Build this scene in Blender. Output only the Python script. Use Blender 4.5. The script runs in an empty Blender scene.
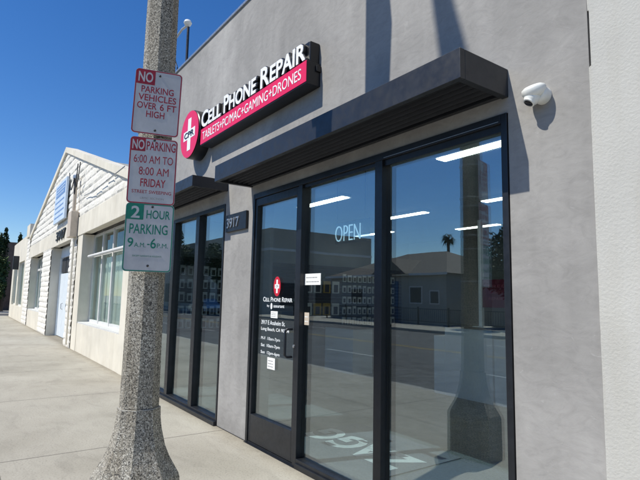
import bpy, bmesh, math, random
from mathutils import Vector, Matrix
random.seed(7)
C = bpy.context.scene.collection
R = math.radians
D = 2.723            # facade plane (Y); X runs along the facade, Z up

# ------------------------------------------------------------------ materials
def mat(name, col, rough=.6, metal=0, spec=.5, emit=0):
    m = bpy.data.materials.new(name); m.use_nodes = True
    b = m.node_tree.nodes['Principled BSDF']
    b.inputs['Base Color'].default_value = (*col, 1)
    b.inputs['Roughness'].default_value = rough
    b.inputs['Metallic'].default_value = metal
    b.inputs['Specular IOR Level'].default_value = spec
    if emit:
        b.inputs['Emission Color'].default_value = (*col, 1); b.inputs['Emission Strength'].default_value = emit
    return m

def N(m, t, **kw):
    n = m.node_tree.nodes.new(t)
    for k, v in kw.items():
        if k in n.inputs: n.inputs[k].default_value = v
        else: setattr(n, k, v)
    return n
def L(m, a, b): m.node_tree.links.new(a, b)
def coords(m, scale=(1, 1, 1)):
    g = N(m, 'ShaderNodeNewGeometry'); mp = N(m, 'ShaderNodeMapping'); mp.inputs['Scale'].default_value = scale
    L(m, g.outputs['Position'], mp.inputs['Vector']); return mp.outputs['Vector']
def ramp(m, src, stops):
    r = N(m, 'ShaderNodeValToRGB'); e = r.color_ramp.elements
    while len(e) < len(stops): e.new(.5)
    for i, (p, c) in enumerate(stops): e[i].position = p; e[i].color = (*c, 1) if len(c) == 3 else c
    L(m, src, r.inputs['Fac']); return r.outputs['Color']
def noise(m, vec, scale, detail=6, rough=.6, dist=0):
    n = N(m, 'ShaderNodeTexNoise', Scale=scale, Detail=detail, Roughness=rough, Distortion=dist); L(m, vec, n.inputs['Vector']); return n.outputs['Fac']
def mixc(m, f, a, b, mode='MIX'):
    x = N(m, 'ShaderNodeMix', data_type='RGBA', blend_type=mode)
    for s, v in ((x.inputs[0], f), (x.inputs[6], a), (x.inputs[7], b)):
        if isinstance(v, (int, float)): s.default_value = v
        elif isinstance(v, tuple): s.default_value = (*v, 1)
        else: L(m, v, s)
    return x.outputs[2]
def bump(m, h, strength=.3, dist=.01, prev=None):
    b = N(m, 'ShaderNodeBump', Strength=strength, Distance=dist); L(m, h, b.inputs['Height'])
    if prev: L(m, prev, b.inputs['Normal'])
    return b.outputs['Normal']
def base(m): return m.node_tree.nodes['Principled BSDF']
def setc(m, c): L(m, c, base(m).inputs['Base Color'])
def setn(m, n): L(m, n, base(m).inputs['Normal'])
def g3(v, t=(1, 1, 1)): return (v*t[0], v*t[1], v*t[2])

def make_plaster():
    m = mat('troweled_plaster', (.4, .4, .4), .72, spec=.3)
    v = coords(m); t = (1.035, 1, .95)
    a = ramp(m, noise(m, v, .9, 5, .6, .6), [(.28, g3(.245, t)), (.5, g3(.303, t)), (.74, g3(.375, t))])
    v2 = coords(m, (1.3, 1, 2.6))
    s = ramp(m, noise(m, v2, 5, 9, .68, 1.6), [(.33, g3(.84)), (.5, g3(.98)), (.64, g3(1.05)), (.76, g3(1.2))])
    c = mixc(m, .75, a, s, 'MULTIPLY')
    w = ramp(m, noise(m, coords(m, (3, 1, .35)), 2.5, 4, .5, .2), [(.4, g3(1)), (.7, g3(.88))])
    c = mixc(m, .7, c, w, 'MULTIPLY')
    fl = ramp(m, noise(m, coords(m, (1, 1, 1.6)), 9, 5, .6, 2.0), [(.66, g3(0)), (.8, g3(.55))])
    c = mixc(m, fl, c, (.47, .465, .45))
    pt = ramp(m, noise(m, v, .35, 3, .5), [(.35, g3(.9)), (.65, g3(1.08))]); c = mixc(m, 1.0, c, pt, 'MULTIPLY'); setc(m, c)
    n = bump(m, noise(m, v, 5, 6, .55, .8), .22, .02); n = bump(m, noise(m, v, 160, 3), .12, .003, n); setn(m, n)
    return m
def make_stucco(name, lo, hi, t, scale, st, dist):
    m = mat(name, (.7,)*3, .9, spec=.2); v = coords(m)
    c = ramp(m, noise(m, v, 1.3, 6, .6, .3), [(.3, g3(lo, t)), (.7, g3(hi, t))])
    d = ramp(m, noise(m, coords(m, (2, 2, .25)), 3, 5, .6), [(.45, g3(1)), (.8, g3(.84, (1, .97, .9)))])
    c = mixc(m, .6, c, d, 'MULTIPLY'); setc(m, c)
    n = bump(m, noise(m, v, scale, 4, .55, 0), st, dist); n = bump(m, noise(m, v, scale*4, 3), .25, dist*.3, n); setn(m, n)
    return m
def make_concrete(name, cols, joints=True):
    m = mat(name, (.4,)*3, .88, spec=.25); v = coords(m)
    c = ramp(m, noise(m, v, .55, 7, .62, .4), [(.3, cols[0]), (.5, cols[1]), (.72, cols[2])])
    st = ramp(m, noise(m, coords(m, (.6, 1.5, 1)), 2.4, 8, .7, .8), [(.34, g3(.80)), (.48, g3(.98)), (.7, g3(1.05))])
    c = mixc(m, .7, c, st, 'MULTIPLY')
    sp = ramp(m, noise(m, v, 55, 4, .7), [(.34, g3(.6)), (.43, g3(1)), (.62, g3(1.1))]); c = mixc(m, .8, c, sp, 'MULTIPLY')
    gum = N(m, 'ShaderNodeTexVoronoi', Scale=1.6); L(m, noisy(m, v, .02), gum.inputs['Vector'])
    gm = ramp(m, gum.outputs['Distance'], [(.016, g3(1)), (.03, g3(0))]); c = mixc(m, gm, c, (.12, .115, .105))
    n = bump(m, noise(m, v, 90, 5, .7), .25, .004); n = bump(m, noise(m, v, 3, 4), .15, .02, n)
    if joints:
        sy = N(m, 'ShaderNodeSeparateXYZ'); L(m, noisy(m, v, .16), sy.inputs[0])
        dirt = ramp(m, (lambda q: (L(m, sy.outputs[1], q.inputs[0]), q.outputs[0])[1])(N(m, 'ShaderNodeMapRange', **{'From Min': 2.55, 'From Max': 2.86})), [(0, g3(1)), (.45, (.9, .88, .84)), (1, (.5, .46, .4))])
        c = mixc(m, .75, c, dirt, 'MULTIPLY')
        for ax, per, off in ((0, 3.05, -5.72), (1, 3.8, .42)):
            sep = N(m, 'ShaderNodeSeparateXYZ'); L(m, noisy(m, v, .006), sep.inputs[0])
            a = N(m, 'ShaderNodeMath', operation='SUBTRACT'); a.inputs[1].default_value = off; L(m, sep.outputs[ax], a.inputs[0])
            p = N(m, 'ShaderNodeMath', operation='PINGPONG'); p.inputs[1].default_value = per/2; L(m, a.outputs[0], p.inputs[0])
            j = ramp(m, p.outputs[0], [(.0045, g3(0)), (.011, g3(1))])
            c = mixc(m, j, (.15, .14, .12), c)
            n = bump(m, j, .6, .008, n)
    setc(m, c); setn(m, n); return m
def noisy(m, v, amt):
    n = N(m, 'ShaderNodeTexNoise', Scale=9, Detail=3); L(m, v, n.inputs['Vector'])
    s = N(m, 'ShaderNodeVectorMath', operation='MULTIPLY_ADD'); s.inputs[1].default_value = (amt,)*3
    L(m, n.outputs['Color'], s.inputs[0]); L(m, v, s.inputs[2]); return s.outputs[0]
def make_aggregate():
    m = mat('exposed_aggregate', (.4,)*3, .75, spec=.3); v = coords(m)
    vo = N(m, 'ShaderNodeTexVoronoi', Scale=165); L(m, noisy(m, v, .004), vo.inputs['Vector'])
    sep = N(m, 'ShaderNodeSeparateColor'); L(m, vo.outputs['Color'], sep.inputs[0])
    c = ramp(m, sep.outputs[0], [(0, (.06, .056, .05)), (.15, (.11, .105, .095)), (.26, (.22, .205, .17)), (.6, (.32, .295, .24)), (.84, (.45, .42, .36)), (.97, (.62, .6, .52))])
    c = mixc(m, .8, c, ramp(m, noise(m, v, 2.2, 5), [(.3, g3(.72)), (.7, g3(1.15))]), 'MULTIPLY'); c = mixc(m, .7, c, ramp(m, noise(m, coords(m, (9, 9, .7)), 1.6, 5, .6), [(.42, g3(1)), (.72, (.66, .60, .52))]), 'MULTIPLY')
    setc(m, c); n = bump(m, vo.outputs['Distance'], .35, .002); setn(m, n); return m
def make_glass(name, tint, ior, extra=0.0):
    m = bpy.data.materials.new(name); m.use_nodes = True; nt = m.node_tree; nt.nodes.clear()
    o = N(m, 'ShaderNodeOutputMaterial'); tr = N(m, 'ShaderNodeBsdfTransparent'); tr.inputs[0].default_value = (*tint, 1)
    gl = N(m, 'ShaderNodeBsdfGlossy'); gl.inputs['Roughness'].default_value = 0.0; gl.inputs['Color'].default_value = (.88, .94, .95, 1)
    fr = N(m, 'ShaderNodeFresnel'); fr.inputs['IOR'].default_value = ior
    v = coords(m)                         # the slight waviness of float glass
    bp = N(m, 'ShaderNodeBump', Strength=.5, Distance=.0016)
    L(m, noise(m, v, 1.3, 2, .4), bp.inputs['Height']); L(m, bp.outputs[0], gl.inputs['Normal'])
    ge = N(m, 'ShaderNodeNewGeometry')
    inv = N(m, 'ShaderNodeMath', operation='SUBTRACT'); inv.inputs[0].default_value = 1; L(m, ge.outputs['Backfacing'], inv.inputs[1])
    ad = N(m, 'ShaderNodeMath', operation='ADD'); ad.inputs[1].default_value = extra; L(m, fr.outputs[0], ad.inputs[0])
    mu = N(m, 'ShaderNodeMath', operation='MULTIPLY'); L(m, ad.outputs[0], mu.inputs[0]); L(m, inv.outputs[0], mu.inputs[1])
    mx = N(m, 'ShaderNodeMixShader'); L(m, mu.outputs[0], mx.inputs[0]); L(m, tr.outputs[0], mx.inputs[1]); L(m, gl.outputs[0], mx.inputs[2])
    L(m, mx.outputs[0], o.inputs[0]); return m
def dusty(name, col, rough, metal=0, var=.25, scale=6):
    m = mat(name, col, rough, metal); v = coords(m)
    c = ramp(m, noise(m, v, scale, 7, .65, .4), [(.3, tuple(x*(1-var) for x in col)), (.7, tuple(min(1, x*(1+var)) for x in col))]); setc(m, c)
    rr = ramp(m, noise(m, v, scale*3, 4), [(.3, g3(rough*.8)), (.7, g3(min(1, rough*1.2)))])
    L(m, rr, base(m).inputs['Roughness']); return m

M = {}
M['plaster'] = make_plaster()
M['white_stucco'] = make_stucco('white_stucco', .45, .52, (1, .985, .92), 70, .4, .008)
M['cream'] = make_stucco('cream_paint', .62, .76, (1, .94, .80), 60, .2, .006)
M['rock'] = make_stucco('rockface_paint', .74, .84, (1, .965, .88), 14, .4, .02)
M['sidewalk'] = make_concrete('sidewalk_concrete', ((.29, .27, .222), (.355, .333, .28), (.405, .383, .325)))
M['concrete'] = make_concrete('kerb_concrete', ((.3, .29, .26), (.36, .35, .32), (.42, .41, .37)), False)
M['asphalt'] = dusty('asphalt', (.075, .075, .075), .9, 0, .3, 1.3)
_n = bump(M['asphalt'], noise(M['asphalt'], coords(M['asphalt']), 120, 3), .5, .005); setn(M['asphalt'], _n)
M['aggregate'] = make_aggregate()
M['frame'] = dusty('black_aluminium', (.012, .014, .018), .38, .1, .3, 8)
M['canopy'] = dusty('charcoal_painted_metal', (.019, .021, .026), .42, .1, .2, 5)
M['glass'] = make_glass('shop_glass', (.91, .955, .965), 1.6, .125)
M['house_glass'] = make_glass('window_glass', (.85, .9, .88), 1.33, .0)
M['black'] = mat('black_plastic', (.012, .012, .013), .35)
M['red'] = dusty('red_acrylic', (.74, .015, .085), .35, 0, .06, 3)
M['signwhite'] = mat('white_acrylic', (.85, .85, .85), .35)
M['white_plastic'] = dusty('white_plastic', (.74, .75, .72), .35, 0, .05, 12)
M['lens'] = mat('dark_lens', (.02, .02, .025), .08)
M['sheet_white'] = dusty('reflective_white_sheet', (.46, .46, .47), .45, 0, .10, 9)
M['sheet_red'] = dusty('traffic_red', (.30, .01, .025), .5, 0, .15, 30)
M['sheet_green'] = dusty('traffic_green', (.0, .17, .11), .5, 0, .2, 30)
M['steel'] = dusty('galvanised_steel', (.42, .43, .44), .4, .8, .2, 20)
M['paper'] = mat('paper', (.8, .8, .77), .8)
M['ink'] = mat('grey_ink', (.25, .25, .26), .8)
M['vinyl'] = mat('white_vinyl', (.82, .84, .84), .5)
M['vinyl_red'] = mat('red_vinyl', (.55, .01, .03), .5)
M['floor'] = dusty('vinyl_floor', (.12, .14, .15), .45, 0, .15, 2)
M['mat'] = dusty('grey_carpet_mat', (.17, .18, .21), .95, 0, .2, 40)
M['intwall'] = dusty('interior_grey_paint', (.22, .24, .25), .8, 0, .08, 1)
M['ceiling'] = dusty('ceiling_paint', (.42, .43, .43), .9, 0, .05, 1)
M['counter'] = dusty('white_laminate', (.84, .92, .98), .4, 0, .04, 2)
M['counter_top'] = mat('dark_worktop', (.04, .04, .045), .3)
M['slat'] = dusty('slatwall_black', (.03, .032, .035), .6, 0, .2, 4)
M['boxw'] = dusty('package_white', (.74, .76, .76), .6, 0, .1, 4)
M['boxk'] = mat('package_black', (.03, .03, .035), .5)
M['boxy'] = mat('package_yellow', (.55, .36, .05), .5)
M['lamp'] = mat('lamp_diffuser', (1, .94, .82), .5, emit=7)
M['neon'] = mat('neon_tube', (.62, .85, .95), .4, emit=.55)
M['burgundy'] = dusty('burgundy_fabric', (.16, .012, .05), .9, 0, .1, 4)
M['door_white'] = dusty('pale_blue_white_paint', (.66, .72, .76), .6, 0, .06, 4)
M['curtain'] = dusty('pale_curtain', (.60, .62, .59), .9, 0, .12, 3)
M['bluesign'] = dusty('pale_blue_sign', (.56, .66, .78), .5, 0, .1, 2)
M['bluedark'] = mat('blue_print', (.16, .28, .52), .5)
M['beige'] = dusty('beige_metal_paint', (.55, .47, .38), .6, 0, .12, 6)
M['bark'] = dusty('bark', (.09, .065, .045), .95, 0, .3, 20)
M['roof'] = dusty('shingle_roof', (.12, .105, .09), .95, 0, .3, 5)
M['house'] = dusty('house_stucco', (.34, .33, .30), .9, 0, .1, 1)
M['house_grey'] = dusty('block_wall_paint', (.40, .37, .31), .9, 0, .1, .6)
M['door_blue'] = dusty('blue_door_paint', (.05, .12, .22), .5, 0, .15, 2)
M['trim'] = dusty('white_trim', (.6, .6, .58), .7, 0, .08, 3)
M['yellow'] = dusty('yellow_line', (.28, .21, .07), .8, 0, .25, 8)
M['roadwhite'] = dusty('white_line', (.35, .35, .34), .8, 0, .2, 8)
M['brick'] = dusty('brown_block', (.22, .15, .11), .9, 0, .25, 3)
M['iron'] = mat('black_iron', (.02, .02, .02), .5)
def leafmat(name, a, b):
    m = mat(name, a, .7, spec=.3); c = ramp(m, noise(m, coords(m), 3.5, 4), [(.35, a), (.68, b)]); setc(m, c); return m
M['leaf_dark'] = leafmat('dark_foliage', (.012, .028, .010), (.035, .065, .02))
M['leaf'] = leafmat('green_foliage', (.03, .06, .018), (.09, .13, .04))

# ------------------------------------------------------------------ helpers
def origin(o):
    v = Vector((0, 0, 0))
    while o: v += o.location; o = o.parent
    return v
class MB:
    def __init__(s): s.b = bmesh.new(); s.mats = []
    def box(s, x0, x1, y0, y1, z0, z1, bev=0, rot=None, piv=None):
        t = bmesh.new(); bmesh.ops.create_cube(t, size=1)
        for v in t.verts: v.co = Vector(((x0+x1)/2+v.co.x*(x1-x0), (y0+y1)/2+v.co.y*(y1-y0), (z0+z1)/2+v.co.z*(z1-z0)))
        if bev: bmesh.ops.bevel(t, geom=t.edges[:], offset=bev, segments=2, profile=.5, affect='EDGES')
        if rot is not None:
            p = Vector(piv or ((x0+x1)/2, (y0+y1)/2, (z0+z1)/2)); t.transform(Matrix.Translation(p) @ rot.to_4x4() @ Matrix.Translation(-p))
        s.join(t); return s
    def join(s, t):
        me = bpy.data.meshes.new('t'); t.to_mesh(me); t.free(); s.b.from_mesh(me); bpy.data.meshes.remove(me)
    def tube(s, pts, r, seg=10, caps=True):
        pts = [Vector(p) for p in pts]; n = len(pts); rs = r if isinstance(r, (list, tuple)) else [r]*n
        rings = []; up = None
        for i, p in enumerate(pts):
            d = (pts[min(i+1, n-1)]-pts[max(i-1, 0)]).normalized()
            if up is None: up = Vector((0, 0, 1)) if abs(d.z) < .9 else Vector((1, 0, 0))
            a = d.cross(up).normalized(); b_ = a.cross(d).normalized(); up = b_
            rings.append([s.b.verts.new(p+(a*math.cos(2*math.pi*k/seg)+b_*math.sin(2*math.pi*k/seg))*rs[i]) for k in range(seg)])
        for i in range(n-1):
            for k in range(seg):
                s.b.faces.new((rings[i][k], rings[i][(k+1) % seg], rings[i+1][(k+1) % seg], rings[i+1][k]))
        if caps: s.b.faces.new(rings[0][::-1]); s.b.faces.new(rings[-1])
        return s
    def lathe(s, prof, c, axis=(0, 0, 1), seg=32, phase=0):
        q = Vector((0, 0, 1)).rotation_difference(Vector(axis)); c = Vector(c); rings = []
        for r, z in prof:
            rings.append([s.b.verts.new(c+q @ Vector((r*math.cos(2*math.pi*k/seg+phase), r*math.sin(2*math.pi*k/seg+phase), z))) for k in range(seg)])
        for i in range(len(prof)-1):
            for k in range(seg): s.b.faces.new((rings[i][k], rings[i][(k+1) % seg], rings[i+1][(k+1) % seg], rings[i+1][k]))
        s.b.faces.new(rings[0][::-1]); s.b.faces.new(rings[-1]); return s
    def prism(s, pts2, o, u, v, depth):
        o, u, v = Vector(o), Vector(u), Vector(v); n = u.cross(v).normalized()
        A = [s.b.verts.new(o+u*p[0]+v*p[1]) for p in pts2]; B = [s.b.verts.new(o+u*p[0]+v*p[1]+n*depth) for p in pts2]
        k = len(A); s.b.faces.new(A[::-1]); s.b.faces.new(B)
        for i in range(k): s.b.faces.new((A[i], A[(i+1) % k], B[(i+1) % k], B[i]))
        return s
    def build(s, name, m, parent=None, org=None, smooth=False, fixn=True):
        if fixn: bmesh.ops.recalc_face_normals(s.b, faces=s.b.faces)
        me = bpy.data.meshes.new(name); s.b.to_mesh(me); s.b.free()
        ob = bpy.data.objects.new(name, me); C.objects.link(ob)
        me.materials.append(m)
        if smooth:
            for p in me.polygons: p.use_smooth = True
            try: me.set_sharp_from_angle(angle=R(40))
            except Exception: pass
        if parent:
            ob.parent = parent; me.transform(Matrix.Translation(-origin(parent)))
        elif org:
            me.transform(Matrix.Translation(-Vector(org))); ob.location = org
        return ob
def tag(o, label=None, cat=None, group=None, kind=None):
    if label: o['label'] = label
    if cat: o['category'] = cat
    if group: o['group'] = group
    if kind: o['kind'] = kind
    return o
def thing(name, loc, label, cat, group=None):
    o = bpy.data.objects.new(name, None); C.objects.link(o); o.location = loc; o.empty_display_size = .1
    return tag(o, label, cat, group)
def rrect(x0, y0, x1, y1, r, n=6):
    P = []
    for cx, cy, a0 in ((x1-r, y0+r, -90), (x1-r, y1-r, 0), (x0+r, y1-r, 90), (x0+r, y0+r, 180)):
        for i in range(n+1):
            a = R(a0+90*i/n); P.append((cx+r*math.cos(a), cy+r*math.sin(a)))
    return P
def ring(mb, outer, inner, o, u, v, depth):
    o, u, v = Vector(o), Vector(u), Vector(v); n = u.cross(v).normalized(); k = len(outer)
    f = lambda p, d: mb.b.verts.new(o+u*p[0]+v*p[1]+n*d)
    A = [f(p, 0) for p in outer]; B = [f(p, 0) for p in inner]; A2 = [f(p, depth) for p in outer]; B2 = [f(p, depth) for p in inner]
    for i in range(k):
        j = (i+1) % k
        for q in ((A[i], A[j], B[j], B[i]), (A2[i], A2[j], B2[j], B2[i]), (A[i], A[j], A2[j], A2[i]), (B[i], B[j], B2[j], B2[i])): mb.b.faces.new(q)
def glyphs(segs, bold=0.0, ext=.02, gap=.1):
    """segs: list of (string, relative height). Returns a bmesh in the XY plane, baseline at y = 0."""
    out = bmesh.new(); x = 0
    for s_, h in segs:
        if s_ == ' ': x += .32*h; continue
        cu = bpy.data.curves.new('t', 'FONT'); cu.body = s_; cu.size = h; cu.extrude = ext; cu.offset = bold; cu.resolution_u = 4
        ob = bpy.data.objects.new('t', cu); C.objects.link(ob)
        bpy.context.view_layer.update()
        me = bpy.data.meshes.new_from_object(ob.evaluated_get(bpy.context.evaluated_depsgraph_get()))
        t = bmesh.new(); t.from_mesh(me); bpy.data.objects.remove(ob); bpy.data.curves.remove(cu)
        if not t.verts: t.free(); bpy.data.meshes.remove(me); continue
        x0 = min(v.co.x for v in t.verts); x1 = max(v.co.x for v in t.verts)
        me.transform(Matrix.Translation((x-x0, 0, 0))); t.free()
        out.from_mesh(me); bpy.data.meshes.remove(me)
        x += (x1-x0)+gap*h*.6
    return out
def text(segs, name, m, parent, o, u, v, w, h, depth=.002, bold=.0, gap=.1, org=None):
    """fit the lettering into a w x h box whose lower left corner is o, u to the right and v up"""
    if isinstance(segs, str): segs = [(segs, 1)]
    if any('M' in q[0] for q in segs): bold = 0
    t = glyphs(segs, bold, .02, gap)
    xs = [q.co.x for q in t.verts]; ys = [q.co.y for q in t.verts]; X0, X1, Y0, Y1 = min(xs), max(xs), min(ys), max(ys)
    o, u, v = Vector(o), Vector(u).normalized(), Vector(v).normalized(); n = u.cross(v)
    for q in t.verts:
        c = q.co.copy()
        q.co = o+u*((c.x-X0)/(X1-X0)*w)+v*((c.y-Y0)/(Y1-Y0)*h)+n*(depth if c.z > 0 else 0)
    mb = MB(); mb.b.free(); mb.b = t
    return mb.build(name, m, parent, org, fixn=True)

FX, FU, FV = None, (1, 0, 0), (0, 0, 1)    # facade lettering: right = +X, up = +Z (normal -Y)

# ------------------------------------------------------------------ the ground
def sheet(name, m, x0, x1, y0, y1, z): return tag(MB().box(x0, x1, y0, y1, z-.3, z).build(name, m), kind='structure')
sheet('ground', M['concrete'], -400, 300, -400, 300, -.16)
def zroad(): pass
tag(MB().box(-300, 120, -15, -1.5, -.5, -.14).build('road', M['asphalt']), kind='structure')
tag(MB().box(-47, -39.6, -1.499, 200, -.5, -.136).build('side_road', M['asphalt']), kind='structure')
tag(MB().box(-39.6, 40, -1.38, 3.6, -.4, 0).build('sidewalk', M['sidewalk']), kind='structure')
tag(MB().box(-39.6, 40, -1.53, -1.384, -.4, -.002, .012).build('kerb', M['concrete']), kind='structure')
tag(MB().box(-120, 60, -15.15, -15.0, -.4, -.002, .012).build('far_kerb', M['concrete']), kind='structure')
tag(MB().box(-120, 60, -18.5, -15.152, -.4, -.003).build('far_sidewalk', M['sidewalk']), kind='structure')
mb = MB()
for y in (-8.1, -8.35): mb.box(-120, 60, y-.05, y+.05, -.2, -.135)
tag(mb.build('road_centre_line', M['yellow']), kind='structure')
mb = MB()
for i in range(28): mb.box(-110+i*6, -107.4+i*6, -4.9, -4.8, -.2, -.135); mb.box(-110+i*6, -107.4+i*6, -11.7, -11.6, -.2, -.135)
tag(mb.build('road_lane_dashes', M['roadwhite']), kind='structure')

# ------------------------------------------------------------------ grey shop building
TOP, HD = 5.385, 2.787
shop = thing('shop_building', (-5.3, D, 0), 'grey troweled plaster shop building with black storefront windows and red lettered sign', 'building')
XL, XR = -9.45, -1.288
mb = MB()
th = .28
for a in ((XL, XR, HD, TOP), (XL, -8.78, 0, HD), (-5.93, -5.165, 0, HD), (-1.797, XR, 0, HD)):
    mb.box(a[0], a[1], D, D+th, a[2], a[3])
bmesh.ops.remove_doubles(mb.b, verts=mb.b.verts, dist=1e-5)
mb.build('wall', M['plaster'], shop)
mb = MB().box(XL, XL+.15, D+th, 9.7, 0, TOP).box(XR-.11, XR, D+th, 9.7, 0, TOP).box(XL+.15, XR-.11, 9.55, 9.7, 0, TOP)
mb.build('side_wall', M['plaster'], shop)
MB().box(XL+.15, XR-.11, D+th, 9.55, 4.9, 5.0).build('roof', M['concrete'], shop)
MB().box(XL-.02, XR-.002, D-.022, D+th+.02, TOP+.001, TOP+.035, .004).build('parapet_cap', M['steel'], shop)
# inside
MB().box(XL+.15, XR-.11, D+.09, 9.55, -.05, .012).build('shop_floor', M['floor'], shop)
MB().box(XL+.15, XR-.11, D+th, 9.55, 3.06, 3.12).build('shop_ceiling', M['ceiling'], shop)
MB().box(XL+.152, XL+.17, D+th, 9.5, .014, 3.058).build('interior_wall', M['intwall'], shop)
MB().box(XR-.13, XR-.112, D+th, 9.5, .014, 3.058).build('interior_wall', M['intwall'], shop)
MB().box(XL+.172, XR-.132, 9.50, 9.548, .014, 3.058).build('interior_wall', M['intwall'], shop)

GY = D+.045     # outer face of the glass
def frame_bars(rects, y0=D-.012, y1=D+.088, bev=.003):
    b = MB()
    for (x0, x1, z0, z1) in rects: b.box(x0, x1, y0, y1, z0, z1, bev)
    return b
# right storefront: door bay, middle pane, big pane
fr = frame_bars([(-5.160, -5.115, .0, HD), (-1.845, -1.802, .0, HD), (-5.1149, -1.8451, 2.728, HD),
                 (-4.188, -4.122, .0, 2.7279), (-3.035, -2.948, .0, 2.7279),
                 (-4.1219, -3.0351, .0, .085), (-2.9479, -1.8451, .0, .085)])
fr.box(-5.1149, -4.1881, D-.004, D+.08, .0, .022)
fr.box(-4.1219, -3.0351, D-.03, D-.0121, .0, .05, .003); fr.box(-2.9479, -1.8451, D-.03, D-.0121, .0, .05, .003)
fr.box(-4.12, -3.037, D+.012, D+.03, 2.695, 2.7275); fr.box(-2.946, -1.847, D+.012, D+.03, 2.68, 2.7275)
fr.build('window_frame', M['frame'], shop)
MB().box(-2.93, -1.86, D-.0135, D-.011, 2.739, 2.743).build('frame_trim', M['steel'], shop)
MB().box(-4.115, -3.042, GY, GY+.01, .09, 2.71).build('window_pane', M['glass'], shop)
MB().box(-2.94, -1.853, GY, GY+.01, .09, 2.695).build('window_pane', M['glass'], shop)
MB().box(-4.115, -3.042, GY+.024, GY+.030, .09, 2.71).build('inner_pane', M['glass'], shop); MB().box(-2.94, -1.853, GY+.024, GY+.030, .09, 2.695).build('inner_pane', M['glass'], shop)
# the door
door = MB()
for a in ((-5.112, -5.068, .026, 2.724), (-4.232, -4.191, .026, 2.724), (-5.0679, -4.2321, .026, .315), (-5.0679, -4.2321, 2.64, 2.724)):
    door.box(a[0], a[1], D+.0, D+.06, a[2], a[3], .003)
door = door.build('door', M['frame'], shop)
MB().box(-5.064, -4.236, GY-.01, GY, .318, 2.637).build('door_pane', M['glass'], door); MB().box(-5.064, -4.236, GY+.008, GY+.013, .318, 2.637).build('inner_pane', M['glass'], door)
mb = MB(); mb.tube([(-4.255, D, 1.285), (-4.262, D-.055, 1.285), (-4.275, D-.07, 1.27), (-4.275, D-.07, 1.03), (-4.262, D-.055, 1.015), (-4.255, D, 1.015)], .013, 10)
mb.build('door_handle', M['frame'], door, smooth=True)
MB().lathe([(.016, 0), (.016, .012), (.009, .014)], (-4.215, D+.002, 1.12), (0, -1, 0), 16).build('lock_cylinder', M['steel'], door)
# vinyl on the door glass (outer face)
vy = GY-.0112
def vin(s, x, z, w, h, mt='vinyl', bold=.008): text(s, 'lettering', M[mt], door, (x, vy, z), FU, FV, w, h, .0008, bold)
dx = -.075   # the glass is set back
MB().prism([(.072*math.cos(a*math.pi/24), .105*math.sin(a*math.pi/24)) for a in range(48)], (-4.558+dx, vy, 1.712), FU, FV, .0008).build('round_logo', M['vinyl_red'], door)
mb = MB(); mb.box(-4.558+dx-.016, -4.558+dx+.016, vy-.0018, vy-.0009, 1.64, 1.784); mb.box(-4.558+dx-.046, -4.558+dx-.0161, vy-.0018, vy-.0009, 1.69, 1.735); mb.box(-4.558+dx+.0161, -4.558+dx+.046, vy-.0018, vy-.0009, 1.69, 1.735)
mb.build('cross_logo', M['vinyl'], door)
text('CPR', 'lettering', M['ink'], door, (-4.558+dx-.03, vy-.0019, 1.70), FU, FV, .06, .025, .0006, .01)
vin([('C', 1), ('ELL', .8), (' ', 1), ('P', 1), ('HONE', .8), (' ', 1), ('R', 1), ('EPAIR', .8)], -4.85+dx, 1.548, .60, .05)
vin('by', -4.76+dx, 1.485, .05, .03); vin('assurant', -4.62+dx, 1.487, .22, .028)
MB().prism([(.02*math.cos(a*math.pi/12), .034*math.sin(a*math.pi/12)) for a in range(24)], (-4.665+dx, vy, 1.50), FU, FV, .0008).build('round_logo', M['vinyl'], door)
vin('3917 E Anaheim St.', -4.875+dx, 1.30, .50, .045); vin('Long Beach, CA 90804', -4.875+dx, 1.225, .58, .045)
vin('M-F  10am-7pm', -4.868+dx, 1.125, .40, .042); vin('Sat  10am-7pm', -4.868+dx, 1.05, .40, .042); vin('Sun  12pm-6pm', -4.868+dx, .975, .40, .042)
def notice(x0, x1, z0, z1, y, label, name='paper_notice', m='paper', lines=3, inkm='ink', big=False):
    o = MB().box(x0, x1, y-.0015, y, z0, z1).build(name, M[m], None, ((x0+x1)/2, y, z0))
    tag(o, label, 'notice')
    n = lines; H = z1-z0; b = MB(); random.seed(int(x0*-1000))
    for i in range(n):
        zz = z1-H*(.16+.74*(i+.5)/n); x = x0+(x1-x0)*.1; end = x1-(x1-x0)*(.1+.18*random.random())
        while x < end:
            w = random.uniform(.012, .04); b.box(x, min(x+w, end), y-.0022, y-.0016, zz-H*.035, zz+H*.035); x += w+.007
    b.build('printed_text', M[inkm], o); return o
notice(-4.672+dx, -4.53+dx, 1.375, 1.448, vy, 'small white sticker under the round red logo on the glass door', 'door_sticker', lines=3)
o = notice(-4.715+dx, -4.555+dx, .835, .955, vy, 'white paper notice taped low on the glass door below the opening hours', lines=3)
notice(-4.118, -3.85, 1.722, 1.832, GY-.0008, 'wide white paper notice on the middle window beside the door post', lines=2)
o = notice(-4.112, -4.03, 1.335, 1.455, GY-.0008, 'small grey green security sticker on the middle window by the door', 'window_sticker', 'beige', 2, 'vinyl')
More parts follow.
